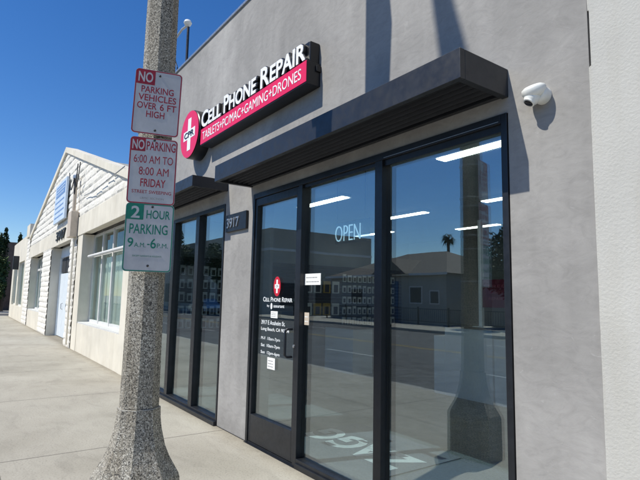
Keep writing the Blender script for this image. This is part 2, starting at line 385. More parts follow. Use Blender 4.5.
# left storefront
fr = frame_bars([(-8.776, -8.70, 0, HD), (-5.966, -5.934, 0, HD), (-8.6999, -5.9661, 2.735, HD),
                 (-6.90, -6.775, 0, 2.7349), (-7.90, -7.775, 0, 2.7349),
                 (-6.7749, -5.9661, 0, .085), (-7.7749, -6.9001, 0, .085), (-8.6999, -7.9001, 0, .085)])
fr.box(-8.77, -5.936, D-.045, D-.0121, 0, .055, .004)
fr.build('window_frame', M['frame'], shop)
for a, b in ((-6.772, -5.969), (-7.772, -6.903), (-8.697, -7.903)):
    MB().box(a, b, GY, GY+.01, .09, 2.732).build('window_pane', M['glass'], shop); MB().box(a, b, GY+.024, GY+.030, .09, 2.732).build('inner_pane', M['glass'], shop)
MB().box(-5.16, -1.80, D-.03, D+.02, -.01, .004).build('threshold', M['frame'], shop)

def canopy(x0, x1, z0, z1, yo, nl):
    b = MB()
    b.box(x0, x1, yo, yo+.045, z0, z1, .003); b.box(x0, x0+.045, yo+.0451, D-.001, z0, z1, .003); b.box(x1-.045, x1, yo+.0451, D-.001, z0, z1, .003)
    b.box(x0+.0451, x1-.0451, yo+.0451, D-.001, z1-.022, z1-.002); b.box(x0+.0451, x1-.0451, D-.04, D-.002, z0+.01, z1-.023)
    c = b.build('canopy', M['canopy'], shop)
    w = (D-.045-(yo+.05))/nl
    for i in range(nl):
        y = yo+.05+w*i
        MB().box(x0+.048, x1-.048, y+.008, y+.014, z0+.012, z1-.05, .001, Matrix.Rotation(R(22), 3, 'X')).build('canopy_slat', M['canopy'], c)
canopy(-5.245, -1.79, 2.885, 3.07, 2.253, 6)
canopy(-8.95, -5.885, 2.95, 3.09, 2.236, 6)

# ------------------------------------------------------------------ red shop sign
sg = thing('shop_sign', (-5.4, D, 3.6), 'long CELL PHONE REPAIR sign with red strip and round red logo on the grey wall', 'sign')
sf = D-.17
MB().box(-6.50, -3.863, sf+.006, D-.0, 3.665, 3.90, .004).build('lower_box', M['black'], sg)
MB().box(-6.36, -3.88, sf+.05, D-.0, 3.903, 4.12, .01).build('upper_raceway', M['black'], sg)
MB().box(-6.49, -3.863, sf, sf+.0055, 3.68, 3.895).build('red_panel', M['red'], sg)
text('TABLETS+PC/MAC+GAMING+DRONES', 'lettering', M['signwhite'], sg, (-6.42, sf-.0005, 3.728), FU, FV, 2.47, .115, .003, -.004)
for word, x0_, w_ in (([('C', 1), ('ELL', .80)], -6.50, .64), ([('P', 1), ('HONE', .80)], -5.77, .86), ([('R', 1), ('EPAIR', .80)], -4.80, .905)):
    text(word, 'raised_lettering', M['signwhite'], sg, (x0_, sf+.012, 3.915), FU, FV, w_, .235, .008, .02, .06)
    text(word, 'letter_return', M['black'], sg, (x0_-.004, sf+.075, 3.905), FU, FV, w_+.024, .252, .060, .05, .04)
cx, cz, rr_, cd_ = -6.865, 3.925, .355, .19
MB().lathe([(rr_, 0), (rr_, cd_-.02), (rr_-.012, cd_-.008)], (cx, D-.001, cz), (0, -1, 0), 64).build('round_box', M['black'], sg, smooth=True)
MB().lathe([(rr_-.01, 0), (rr_-.01, .004)], (cx, D-.0065-cd_+.004, cz), (0, -1, 0), 64).build('round_red_face', M['red'], sg)
y0 = D-cd_-.009
mb = MB(); mb.box(cx-.062, cx+.062, y0, y0+.004, cz-.24, cz+.24); mb.box(cx-.22, cx-.0621, y0, y0+.004, cz-.068, cz+.068); mb.box(cx+.0621, cx+.22, y0, y0+.004, cz-.068, cz+.068)
mb.build('white_cross', M['signwhite'], sg)
text('CPR', 'lettering', M['black'], sg, (cx-.185, y0-.0025, cz-.045), FU, FV, .37, .09, .002, .02)
mb = MB()
for zz in (3.84,): mb.box(-3.8625, -3.846, D-.06, D-.001, zz-.03, zz+.03, .003)
mb.build('mount_clip', M['black'], sg)

MB().box(-5.928, -5.17, D-.006, D+.002, -.02, .006).build('base_joint', M['frame'], shop)
# house number plaque
pq = MB().box(-5.845, -5.285, D-.035, D+0.0, 2.40, 2.618, .004).build('number_plaque', M['frame'], None, (-5.56, D, 2.4))
tag(pq, 'black plaque with steel digits 3917 on the plaster pier between the windows', 'number plaque')
text('3917', 'digits', M['steel'], pq, (-5.80, D-.0355, 2.445), FU, FV, .34, .125, .01, .01)

# CCTV
cam_ = thing('security_camera', (-1.60, D, 2.82), 'white turret security camera on the grey wall right of the canopy', 'camera')
q = Vector((-.1, -1, -.05)).normalized()
MB().lathe([(.052, 0), (.052, .04), (.05, .06), (.04, .07)], (-1.580, D-.001, 2.845), (0, -1, 0), 40).build('mount_plate', M['white_plastic'], cam_, smooth=True)
hood = Vector((-.10, -.30, .95)).normalized()
MB().lathe([(.040, -.045), (.058, -.034), (.068, -.014), (.070, .004), (.066, .016), (.05, .026), (.02, .031)], (-1.598, D-.071, 2.868), hood, 40).build('collar', M['white_plastic'], cam_, smooth=True)
ax = Vector((-.30, -.45, -.84)).normalized()
c0 = Vector((-1.606, D-.078, 2.824))
pr = [(.046*math.sin(a*math.pi/18), -.046*math.cos(a*math.pi/18)) for a in range(1, 14)]+[(.034, .034), (.034, .040), (.031, .042)]
MB().lathe(pr, c0, ax, 36).build('eyeball', M['white_plastic'], cam_, smooth=True)
MB().lathe([(.026, .0425), (.026, .044), (.014, .047)], c0, ax, 30).build('lens', M['lens'], cam_, smooth=True)

cam_.location += Vector((.022, 0, -.028))

# mast on the roof
mast = thing('roof_mast', (-9.05, 3.2, 5.0), 'thin metal mast with a white globe camera above the grey parapet', 'mast')
MB().tube([(-9.03, 3.2, 5.0), (-9.05, 3.2, 6.80)], .026, 12).build('pole', M['canopy'], mast)
MB().lathe([(.01, -.07), (.06, -.045), (.08, 0), (.06, .045), (.01, .07)], (-9.09, 3.2, 6.90), (0, 0, 1), 20).build('globe', M['white_plastic'], mast, smooth=True)
MB().tube([(-9.09, 3.2, 6.85), (-9.28, 3.16, 6.84), (-9.50, 3.1, 6.70)], .022, 8).build('side_arm', M['steel'], mast)
MB().tube([(-9.50, 3.1, 6.70), (-9.46, 3.1, 6.3), (-9.32, 3.12, 6.05), (-9.36, 3.12, 5.75), (-9.55, 3.15, 5.6), (-9.6, 3.2, 5.0)], .012, 6).build('cable', M['black'], mast)

# ------------------------------------------------------------------ white stucco neighbour on the right
nb = thing('neighbour_building', (.5, D, 0), 'rough off white stucco building wall on the far right beside the grey shop', 'building')
MB().box(-1.272, 9, D-.012, D+.6, 0, 7.5).build('wall', M['white_stucco'], nb)
rnd = random.Random(3); pts = [(-1.2722, 2.9), (-1.2722, 0)]; z = 0
while z < 2.9: pts.append((-1.2855-rnd.uniform(0, .002), z)); z += rnd.uniform(.03, .12)
MB().prism(pts, (0, D+.02, 0), (1, 0, 0), (0, 0, 1), .027).build('joint_filler', M['white_stucco'], nb)
MB().prism([(-1.2722, 3.22), (-1.2722, 3.5), (-1.281, 3.49), (-1.285, 3.36), (-1.282, 3.22)], (0, D+.02, 0), (1, 0, 0), (0, 0, 1), .027).build('joint_filler', M['white_stucco'], nb)
MB().box(-1.287, -1.273, D+.03, D+.2, 0, 5.4).build('joint_shadow_gap', M['frame'], nb)

# ------------------------------------------------------------------ street light pole with signs
PX, PY = -3.465, 1.03
sp = thing('street_light', (PX, PY, 0), 'octagonal speckled concrete street light pole with flared base on the sidewalk', 'street light')
ph = R(22.5)
def octo(prof): return MB().lathe([(r/math.cos(ph), z) for r, z in prof], (PX, PY, 0), (0, 0, 1), 8, ph)
octo([(.262, 0), (.26, .40), (.252, .43), (.222, .485), (.19, .545), (.165, .61), (.148, .68), (.136, .74), (.129, .80), (.127, .855), (.121, .862)]).build('base', M['aggregate'], sp)
octo([(.115, .8625), (.116, .868), (.112, 1.2), (.103, 3.0), (.078, 9.0), (.07, 9.05)]).build('shaft', M['aggregate'], sp)
octo([(.1268, .8575), (.1268, .8602)]).build('joint_mortar', M['concrete'], sp)
pts = [(PX, PY-.03, 8.75), (PX, PY-.5, 9.15), (PX, PY-1.2, 9.4), (PX, PY-2.5, 9.52)]
MB().tube(pts, [.045, .042, .038, .034], 10).build('arm', M['steel'], sp, smooth=True)
lum = [(.04, -.3), (.07, -.15), (.095, .1), (.12, .4), (.13, .7), (.12, .85), (.05, .9)]
mb = MB().lathe(lum, (PX, PY-2.5, 9.52), (0, -1, .03), 20)
mb.build('lamp_head', M['steel'], sp, smooth=True)
MB().lathe([(.10, 0), (.085, .05), (.03, .085)], (PX, PY-3.05, 9.41), (0, 0, -1), 20).build('lamp_lens', M['house_glass'], sp, smooth=True)
mb = MB().prism([(-.13, -1.5), (.14, -1.5), (.165, -.5), (.19, .02), (.10, .8), (-.13, .8)], (PX, PY+.16, 5.98), (1, 0, 0), (0, 0, 1), .05)  # unseen plate added behind the shaft, outlined to widen the pole's shadow on the wall
mb.build('shadow_panel', M['steel'], sp)
# three parking signs
un = Vector((.301, .954, 0)).normalized(); vn = Vector((0, 0, 1)); nn = un.cross(vn)
W, H = .305, .452
def parking_sign(z, border, label, rot):
    c = Vector((-3.3285, .984, z))
    Rm = Matrix.Rotation(R(rot), 3, nn); u = Rm @ un; v = Rm @ vn; o = c-u*W/2
    t = tag(MB().prism(rrect(0, 0, W, H, .025), o-nn*.003, u, v, .003).build('parking_sign', M['sheet_white'], None, tuple(c)), label, 'sign', None)
    b = MB(); ring(b, rrect(.002, .002, W-.002, H-.002, .024), rrect(.009, .009, W-.009, H-.009, .018), o+nn*.0003, u, v, .0006); b.build('border', M[border], t)
    def wr(s, x, y, w, h, m=border, bold=.011, lift=.0004, name='lettering'): text(s, name, M[m], t, o+u*x+v*y+nn*lift, u, v, w, h, .0006, bold, .16)
    def blk(x0, y0, x1, y1, r=.004): MB().prism(rrect(x0, y0, x1, y1, r), o+nn*.0012, u, v, .0005).build('corner_block', M[border], t)
    def bolt(x, y): MB().lathe([(.008, 0), (.008, .003), (.004, .005)], o+u*x+v*y, nn, 12).build('bolt', M['iron'], t)
    return t, wr, blk, bolt
t, wr, blk, bolt = parking_sign(2.672, 'sheet_red', 'topmost sign on the pole, red on white, for vehicles over 6 ft high', -1.2)
blk(.008, .345, .128, H-.008); wr('NO', .02, .36, .094, .072, 'sheet_white', .02, .0018)
wr('PARKING', .045, .288, .21, .046); wr('VEHICLES', .03, .231, .245, .046); wr('OVER', .026, .174, .125, .046); wr('6 FT', .172, .174, .108, .046); wr('HIGH', .088, .117, .118, .046)
bolt(W/2+.005, H-.035); bolt(W/2, .03)
t, wr, blk, bolt = parking_sign(2.196, 'sheet_red', 'middle sign on the pole, red on white, for Friday street sweeping', -.3)
blk(.008, .355, .098, H-.008); wr('NO', .015, .366, .076, .066, 'sheet_white', .02, .0018)
wr('PARKING', .106, .366, .186, .062); wr('6:00 AM TO', .03, .276, .25, .054); wr('8:00 AM', .066, .195, .19, .054); wr('FRIDAY', .08, .116, .16, .054)
wr('STREET SWEEPING', .03, .070, .25, .022, bold=.006); wr('LBMC SECTION', .085, .032, .15, .013, 'ink', .0)
bolt(W/2, H-.016)
t, wr, blk, bolt = parking_sign(1.746, 'sheet_green', 'lowest sign on the pole, green on white, reading 2 HOUR PARKING', -.3)
blk(.008, .342, .112, H-.008); wr('2', .034, .352, .054, .08, 'sheet_white', .02, .0018)
wr('HOUR', .13, .352, .15, .058); wr('PARKING', .03, .248, .24, .066)
wr('9', .024, .158, .036, .062); wr('A.M.', .066, .160, .07, .03, bold=.004); wr('-', .146, .176, .016, .008, bold=.0); wr('6', .166, .155, .036, .066); wr('P.M.', .208, .160, .07, .03, bold=.004)
wr('EXCEPT SUNDAYS & HOLIDAYS', .06, .098, .18, .010, bold=0)
bolt(.165, H-.02); bolt(W/2+.005, .04)
mb = MB()
for z in (1.80, 2.15, 2.3, 2.62, 2.72, 3.08): mb.lathe([(.112/math.cos(ph), 0), (.112/math.cos(ph), .016)], (PX, PY, z), (0, 0, 1), 8, ph)
mb.build('sign_band', M['steel'], sp)

# ------------------------------------------------------------------ shop interior
def clight(x, y, l, w, lab):
    t = thing('ceiling_light', (x, y, 3.06), lab, 'light', 'strip lights on the shop ceiling')
    MB().box(x-l/2, x+l/2, y-w/2, y+w/2, 3.02, 3.058, .004).build('housing', M['trim'], t)
    MB().box(x-l/2+.02, x+l/2-.02, y-w/2+.02, y+w/2-.02, 3.008, 3.0199).build('diffuser', M['lamp'], t)
for i, (x, y, l, w) in enumerate(((-2.72, 3.86, 1.25, .17), (-6.0, 6.05, 1.0, .17), (-3.9, 6.0, 1.0, .17), (-6.0, 4.3, 1.2, .17), (-8.2, 7.3, 1.2, .17), (-3.7, 8.3, 1.0, .17), (-6.0, 8.0, 1.0, .17))):
    clight(x, y, l, w, ['lit strip light nearest the big right window, seen large through its top', 'lit strip light seen through the upper left of the big right window', 'short lit strip light behind the reflected pole in the right window', 'lit strip light close behind the middle window', 'lit strip light deep in the left back corner', 'farthest strip light at the right rear', 'farthest strip light at the middle rear'][i])
op = thing('open_sign', (-3.4, GY+.06, 2.1), 'neon tube sign reading OPEN hung inside the middle window', 'sign')
text('OPEN', 'neon_lettering', M['neon'], op, (-3.70, GY+.055, 2.12), FU, FV, .36, .145, .008, -.02)
MB().box(-3.72, -3.235, GY+.062, GY+.075, 2.10, 2.30, .004).build('back_panel', make_glass('clear_panel', (.45, .5, .6), 1.3), op)
for x in (-3.70, -3.30): MB().tube([(x, GY+.068, 2.29), (x, GY+.068, 3.02)], .0035, 6).build('hanging_wire', M['black'], op)
ct = thing('shop_counter', (-5.3, 6.8, .012), 'white front shop counter behind the big right window with stepped panels', 'counter')
MB().box(-6.04, -5.80, 6.80, 7.35, .014, .99, .004).build('low_end_panel', M['counter'], ct)
MB().box(-5.798, -4.86, 6.80, 7.35, .014, 1.145, .004).build('tall_panel', M['counter'], ct)
MB().box(-4.85, -3.2, 6.83, 7.35, .014, 1.01, .004).build('low_panel', M['counter'], ct)
MB().box(-5.81, -4.85, 6.78, 7.37, 1.147, 1.175, .003).build('worktop', M['counter_top'], ct)
ct2 = thing('display_counter', (-9, 6.9, .012), 'white display counter under the phone accessory wall', 'counter')
MB().box(-9.25, -8.26, 6.8, 7.35, .014, .95, .004).build('cabinet', M['counter'], ct2)
MB().box(-9.27, -8.24, 6.78, 7.37, .952, 1.0, .003).build('worktop', M['counter_top'], ct2)
rg = MB().prism(rrect(0, 0, 1.62, 1.35, .02), (-5.06, 2.93, .0125), (1, 0, 0), (0, 1, 0), .008).build('floor_mat', M['mat'], None, (-4.2, 3.4, .013))
tag(rg, 'grey floor mat with large white ZAGG lettering inside the shop window', 'mat')
text('ZAGG', 'lettering', M['vinyl'], rg, (-3.52, 3.86, .0207), (-1, 0, 0), (0, -1, 0), 1.52, .47, .001, .035)
rg2 = MB().box(-3.40, -1.95, 2.93, 4.28, .0125, .02).build('floor_mat', M['mat'], None, (-2.8, 3.4, .013)); tag(rg2, 'plain grey floor mat at the foot of the big right window', 'mat')
bn = thing('counter_poster', (-5.18, 7.0, 1.176), 'burgundy poster with pale text seen at the right edge of the big window', 'poster')
MB().box(-5.16, -4.55, 6.99, 7.01, 1.50, 1.95).build('sheet', M['burgundy'], bn)
rp = mat('rose_print', (.42, .10, .17), .7)
for i, w_ in enumerate(('FREE', 'DIAGNOSTIC', 'REPAIRS')): text(w_, 'lettering', rp, bn, (-5.04, 6.988, 1.82-.1*i), FU, FV, .3, .045, .001)
MB().box(-5.225, -5.165, 6.97, 7.03, 1.19, 2.95).build('post', M['counter'], bn); MB().box(-5.30, -5.08, 6.9, 7.1, 1.1755, 1.189, .002).build('foot', M['counter'], bn)

# slat wall and packages
sw = thing('slat_wall', (XL+.18, 6, .9), 'black slat wall display panels along the left shop wall', 'display')
mb = MB(); z = .9
while z < 2.3: mb.box(XL+.173, XL+.2, 3.05, 9.2, z, z+.07); z += .08
mb.build('slat_panel', M['slat'], sw)
rown = ['lowest', 'fourth', 'third', 'second', 'top']
def package(x, y, z, kind, wall, row, big=False):
    t = thing('product_package', (x, y, z), 'small %s boxed accessory hanging in the %s row of the %s wall display' % ({'boxw': 'white', 'boxk': 'black', 'boxy': 'yellow'}[kind], rown[row], wall), 'package', 'boxed accessories on the %s wall' % wall)
    w, h = (random.uniform(.085, .115), random.uniform(.15, .19)) if not big else (.2, .27)
    if wall == 'left':
        MB().box(x, x+.03, y-w/2, y+w/2, z, z+h).build('box', M[kind], t)
        MB().box(x+.0305, x+.0312, y-w*.3, y+w*.3, z+.02, z+h*.72).build('printed_window', M['boxk' if kind != 'boxk' else 'boxw'], t)
    else:
        MB().box(x-w/2, x+w/2, y-.03, y, z, z+h).build('box', M[kind], t)
        MB().box(x-w*.3, x+w*.3, y-.0312, y-.0305, z+.02, z+h*.72).build('printed_window', M['boxk' if kind != 'boxk' else 'boxw'], t)
random.seed(11)
for r in range(5):
    z = .98+.25*r
    y = 3.25
    while y < 8.9:
        if 5.95 < y < 7.15:
            if r in (1, 3): package(XL+.205, y, z-.02, random.choice(['boxw', 'boxk', 'boxy', 'boxw']), 'left', r, True)
            y += .1
        elif not (5.3 < y < 6.0):
            k = 'boxw' if y < 6 or y > 7.2 else random.choice(['boxw', 'boxw', 'boxk', 'boxy'])
            package(XL+.205, y, z, k, 'left', r)
        y += .155

# ------------------------------------------------------------------ white gabled building on the left
wb = thing('gabled_building', (-19, 2.76, 0), 'cream building with rock textured gable, recessed doors and windows along the sidewalk', 'building')
Y = 2.76
wx0, wx1, pk, pz = -29.0, -9.47, -19.4, 6.75
def gz(x): return pz-(x-pk)*.295 if x > pk else pz-(pk-x)*.245
def rockface(x0, x1, z0, z1, ftop=None, blk=.62, row=.24, y=Y, amp=.032):
    b = MB(); nx = max(2, int((x1-x0)/.09)); nz = max(2, int((z1-z0)/.036)); rnd = random.Random(5); P = {}
    def hgt(x, z):
        r = math.floor(z/row); fz = z/row-r; xo = x/blk+(.5 if r % 2 else 0); c = math.floor(xo); fx = xo-c
        k = P.setdefault((r, c), (rnd.uniform(.5, 1.2), rnd.uniform(-.35, .35), rnd.uniform(-.4, .4)))
        e = min(fz, 1-fz)*row; ex = min(fx, 1-fx)*blk
        p = min(1, e/.05)*min(1, ex/.06)
        return amp*p*k[0]*(1+k[1]*(fx-.5)*2+k[2]*(fz-.5))+.2*amp*p*rnd.random()
    V = {}
    for i in range(nx+1):
        for j in range(nz+1):
            x = x0+(x1-x0)*i/nx; z = z0+(z1-z0)*j/nz
            if ftop is None or z < ftop(x)+.05: V[i, j] = b.b.verts.new((x, y-.012-hgt(x, z), z))
    for i in range(nx):
        for j in range(nz):
            q = [(i, j), (i+1, j), (i+1, j+1), (i, j+1)]
            if all(k in V for k in q): b.b.faces.new([V[k] for k in q])
    return b
mb = rockface(wx0+.2, wx1, 3.83, 6.8, lambda x: gz(x)-.16); mb.build('rock_gable', M['rock'], wb, smooth=False)
# solid gable body and beams
mb = MB(); mb.prism([(wx0, 3.3), (wx1, 3.3), (wx1, gz(wx1)-.1), (pk, pz-.1), (wx0, gz(wx0)-.1)], (0, Y+.2, 0), (1, 0, 0), (0, 0, 1), .2); mb.build('gable_wall', M['cream'], wb)
for a, b_ in ((pk, wx1), (wx0, pk)):
    mb = MB(); mb.prism([(a, gz(a)-.19), (b_, gz(b_)-.19), (b_, gz(b_)), (a, gz(a))], (0, Y+.26, 0), (1, 0, 0), (0, 0, 1), .36); mb.build('coping', M['cream'], wb)
mb = MB(); mb.prism([(wx0, 3.3), (wx1, 3.3), (wx1, gz(wx1)-.25), (pk, pz-.25), (wx0, gz(wx0)-.25)], (0, 12, 0), (1, 0, 0), (0, 0, 1), 8.9); mb.build('roof', M['concrete'], wb)
MB().box(wx0, wx1, Y-.05, Y-.0001+.0, 3.27, 3.84, .01).build('lintel_beam', M['cream'], wb)
# openings: window (-15.5..-10.8), door (-21.3..-17.0), window (-28.0..-23.4)
ops = ((-15.45, -10.85), (-21.3, -17.2), (-28.1, -23.6))
piers = ((-10.85, wx1, 'cream'), (-16.15, -15.45, 'cream'), (-17.2, -16.15, 'rock'), (-23.6, -21.3, 'rock'), (wx0, -28.1, 'rock'))
for a, b_, m in piers:
    MB().box(a, b_, Y-.03, Y+.5, 0, 3.2699).build('pier', M['cream'], wb)
    if m == 'rock': rockface(a, b_, .0, 3.268, None, .45, .2, Y-.03, .022).build('rock_pier', M['rock'], wb)
DW = Y+.30
for a, b_, hs in ((ops[0][0], ops[0][1], .80), (ops[2][0], ops[2][1], .80)):
    MB().box(a, b_, Y-.02, Y+.5, 0, hs-.04).build('sill_wall', M['cream'], wb)
    MB().box(a+.002, b_-.002, Y-.01, Y+.3, hs-.0399, hs, .004).build('sill', M['trim'], wb)
    n = 4; w = (b_-a)/n; f = MB()
    for i in range(n+1): f.box(max(a, a+w*i-.05), min(b_, a+w*i+.05), DW-.03, DW+.06, hs, 3.26)
    for i in range(n):
        for zz in ((hs, hs+.07), (2.62, 2.72), (3.2, 3.26)): f.box(a+w*i+.0501, a+w*(i+1)-.0501, DW-.02, DW+.05, zz[0], zz[1])
    f = f.build('window', M['trim'], wb)
    g = MB(); g.box(a+.05, b_-.05, DW+.01, DW+.016, hs+.07, 3.2); g.build('pane', M['house_glass'], f)
    c = MB(); nx = int((b_-a)/.025); pv = None
    for i in range(nx+1):
        x = a+(b_-a)*i/nx; y = DW+.16+.035*math.sin(x*38+1.5*math.sin(x*3))
        q = (c.b.verts.new((x, y, hs)), c.b.verts.new((x, y, 2.66)))
        if pv: c.b.faces.new((pv[0], q[0], q[1], pv[1]))
        pv = q
    c.build('curtain', M['curtain'], f, smooth=True)
    MB().box(a, b_, DW+.3, DW+.34, hs, 3.26).build('inner_blind', M['slat'], f)
a = MB().tube([(-15.3, Y+.14, 2.63), (-10.95, Y+.14, 2.63)], .042, 14).build('rolled_awning', M['trim'], wb, smooth=True)
# doors
x0, x1 = ops[1]
f = MB(); f.box(x0, x1, DW, DW+.3, 2.9, 3.269); f.box(x0, x0+.1, DW-.02, DW+.1, 0, 2.8999); f.box(x1-.1, x1, DW-.02, DW+.1, 0, 2.8999); f.build('door_frame', M['door_white'], wb)
n = 4; w = (x1-x0-.2)/n
for i in range(n):
    a0 = x0+.1+w*i
    dd = MB().box(a0+.006, a0+w-.006, DW+.02, DW+.07, .02, 2.3, .004).build('door', M['door_white'], wb)
    tr = MB()
    for k in range(1): tr.box(a0+.05, a0+w-.05, DW+.03, DW+.04, 2.34, 2.86)
    tr.build('transom_pane', M['slat'], dd)
    MB().tube([(a0+w-.09, DW+.02, 1.0), (a0+w-.09, DW-.03, 1.02), (a0+w-.09, DW-.03, 1.2), (a0+w-.09, DW+.02, 1.22)], .012, 8).build('door_handle', M['steel'], dd)
text('3907', 'house_number', M['iron'], wb, (-20.2, Y-.06, 3.42), FU, FV, 1.9, .34, .03, .02)
# sign, meter box, conduits
bs = MB().box(-20.5, -18.15, Y-.17, Y-.10, 4.05, 5.45, .006).build('blue_sign', M['bluesign'], None, (-19.4, Y-.1, 4.05)); tag(bs, 'pale blue rectangular sign on the rock textured gable above the doors', 'sign')
MB().box(-20.2, -18.35, Y-.176, Y-.1705, 4.95, 5.35).build('printed_header', M['bluedark'], bs)
mb = MB(); random.seed(5)
for z in (4.78, 4.60, 4.42, 4.24):
    x = -20.3
    while x < -18.5: w = random.uniform(.1, .3); mb.box(x, x+w, Y-.174, Y-.1705, z-.03, z+.025); x += w+.06
mb.build('printed_text', M['bluedark'], bs)
mb = MB(); x = -20.1
for z in (5.26, 5.16, 5.05):
    x = -20.1
    while x < -18.6: w = random.uniform(.1, .25); mb.box(x, x+w, Y-.179, Y-.1765, z-.02, z+.02); x += w+.05
mb.build('printed_text', M['bluesign'], bs)
me_ = thing('electric_service', (-16.4, Y, 3.3), 'beige electric meter box with conduit mast and drooping wires on the gable', 'meter box')
MB().box(-16.75, -16.2, Y-.26, Y-.06, 3.25, 4.02, .01).build('meter_box', M['beige'], me_)
MB().tube([(-16.45, Y-.16, 4.0), (-16.45, Y-.16, 5.0)], .05, 12).build('conduit', M['beige'], me_)
MB().lathe([(.05, 0), (.09, .05), (.09, .14), (.03, .2)], (-16.45, Y-.16, 5.0), (0, 0, 1), 16).build('weather_head', M['steel'], me_)
for i, (xa, xb, dz) in enumerate(((-16.45, -15.7, .5), (-16.5, -17.4, .45), (-16.4, -15.95, .7))):
    P = [(xa+(xb-xa)*k/10, Y-.2-.01*i, 5.05+.35*k/10-dz*math.sin(math.pi*k/10)) for k in range(11)]
    MB().tube(P, .014, 6).build('service_wire', M['black'], me_)
MB().tube([(-16.3, Y-.12, 3.24), (-16.3, Y-.12, .1)], .03, 10).build('downpipe', M['cream'], me_)
MB().tube([(-15.3, Y-.1, 4.35), (-13.9, Y-.12, 4.25), (-12.6, Y-.1, 4.3), (-11, Y-.1, 4.32)], .012, 6).build('service_wire', M['steel'], me_)

# lower cream building beyond
lb = thing('low_building', (-33, 2.76, 0), 'low cream flat roofed building beyond the gable at the end of the sidewalk', 'building')
mb = MB(); Yl = Y-.03
for a in ((-38.6, -29.01, 0, .8), (-38.6, -29.01, 3.3, 4.62), (-38.6, -37.4, .8, 3.3), (-35.0, -34.2, .8, 3.3), (-31.2, -29.01, .8, 3.3)): mb.box(a[0], a[1], Yl, Yl+.3, a[2], a[3])
mb.build('wall', M['cream'], lb); MB().box(-38.6, -29.01, Yl+.3, 12, 0, 4.3).build('rear_block', M['cream'], lb)
MB().box(-30.4, -29.01, Yl-.08, Yl+.5, 4.4, 5.05).build('parapet_step', M['cream'], lb)
rockface(-30.2, -29.01, 0, 4.4, None, .45, .2, Yl, .022).build('rock_pier', M['rock'], lb)
for a, b_ in ((-37.4, -35.0), (-34.2, -31.2)):
    f = MB().box(a, b_, Yl+.12, Yl+.16, .8, .88); f.box(a, b_, Yl+.12, Yl+.16, 3.2, 3.3); f.box(a, a+.06, Yl+.12, Yl+.16, .8801, 3.1999); f.box(b_-.06, b_, Yl+.12, Yl+.16, .8801, 3.1999)
    f = f.build('window', M['trim'], lb); MB().box(a+.06, b_-.06, Yl+.135, Yl+.14, .88, 3.2).build('pane', M['house_glass'], f); MB().box(a+.06, b_-.06, Yl+.22, Yl+.24, .88, 3.2).build('blind', M['curtain'], f)
wl = thing('wall_lamp', (-35, Yl, 3.0), 'dark box lamp on the wall of the low cream building', 'lamp')
MB().box(-34.75, -34.45, Yl-.3, Yl-.001, 2.9, 3.7, .02).build('lamp_housing', M['canopy'], wl)

# ------------------------------------------------------------------ vegetation
def crown(mb, c, rad, n, leaf, rnd, squash=1.0, clumps=None):
    K = clumps or max(6, n//160); cs = []
    for i in range(K):
        d = Vector((rnd.gauss(0, 1), rnd.gauss(0, 1), rnd.gauss(0, 1))).normalized()*rnd.uniform(.35, .85)
        cs.append((Vector((d.x*rad[0], d.y*rad[1], d.z*rad[2])), rnd.uniform(.28, .48)))
    for i in range(n):
        q, s = cs[rnd.randrange(K)]
        d = Vector((rnd.gauss(0, 1), rnd.gauss(0, 1), rnd.gauss(0, 1))).normalized()*(rnd.random()**.4)*s
        p = Vector(c)+q+Vector((d.x*rad[0], d.y*rad[1], d.z*rad[2]))
        a = Vector((rnd.gauss(0, 1), rnd.gauss(0, 1), rnd.gauss(0, 1))).normalized(); b = a.cross(Vector((rnd.gauss(0, 1), rnd.gauss(0, 1), rnd.gauss(0, 1)))).normalized()
        l = leaf*rnd.uniform(.6, 1.3)
        mb.b.faces.new([mb.b.verts.new(p+a*l), mb.b.verts.new(p+b*l*.5), mb.b.verts.new(p-a*l), mb.b.verts.new(p-b*l*.5)])
def tree(x, y, h, rad, n, leaf, m, label, seed, name='tree', group=None):
    rnd = random.Random(seed); t = thing(name, (x, y, -.14), label, 'tree', group)
    b = MB(); top = (x+rnd.uniform(-.2, .2), y, h-rad[2]*1.1)
    b.tube([(x, y, -.3), (x+.05, y, h*.25), top, (x, y, h-rad[2]*.5)], [h*.035, h*.028, h*.02, .02], 9)
    for k in range(5):
        a = k*1.26+rnd.random(); e = (x+math.cos(a)*rad[0]*.6, y+math.sin(a)*rad[1]*.6, h-rad[2]*rnd.uniform(.5, 1.1))
        b.tube([Vector(top)-Vector((0, 0, rad[2]*.2)), (Vector(top)+Vector(e))/2+Vector((0, 0, .1)), e], [h*.014, h*.01, .015], 6)
    b.build('trunk', M['bark'], t)
    c = MB(); crown(c, (x, y, h-rad[2]), rad, n, leaf, rnd); c.build('crown', M[m], t, fixn=False)
# left background
tree(-52, 2.55, 7.3, (.42, .42, 3.0), 2200, .13, 'leaf_dark', 'tall dark cypress at the left edge beyond the low building', 1, 'cypress_tree', 'cypresses beyond the side road')
tree(-53.5, 3.05, 7.9, (.42, .42, 3.4), 2200, .13, 'leaf_dark', 'tallest dark cypress right of the first one at the left edge', 2, 'cypress_tree', 'cypresses beyond the side road')
tree(-55, 4.35, 7.7, (.2, .2, 1.6), 700, .12, 'leaf_dark', 'thin dark cypress seen just above the low cream roof', 3, 'cypress_tree', 'cypresses beyond the side road')
for i, (x, y, h) in enumerate(((-51, 2.5, 5.3), (-50, 6.2, 3.8), (-52, .8, 4.7), (-54, -1.8, 5.2))):
    tree(x, y, h, ((1.0, 1.0, 2.5) if i == 0 else (1.5, 1.5, 2.0)), 3800, .14, 'leaf' if i == 0 else 'leaf_dark', ['olive green bushy tree in front of the brown block wall', 'dark bushy tree behind the low cream building', 'dark bushy tree beside the street left of the cypresses', 'large dark tree at the corner of the side road'][i], 20+i)
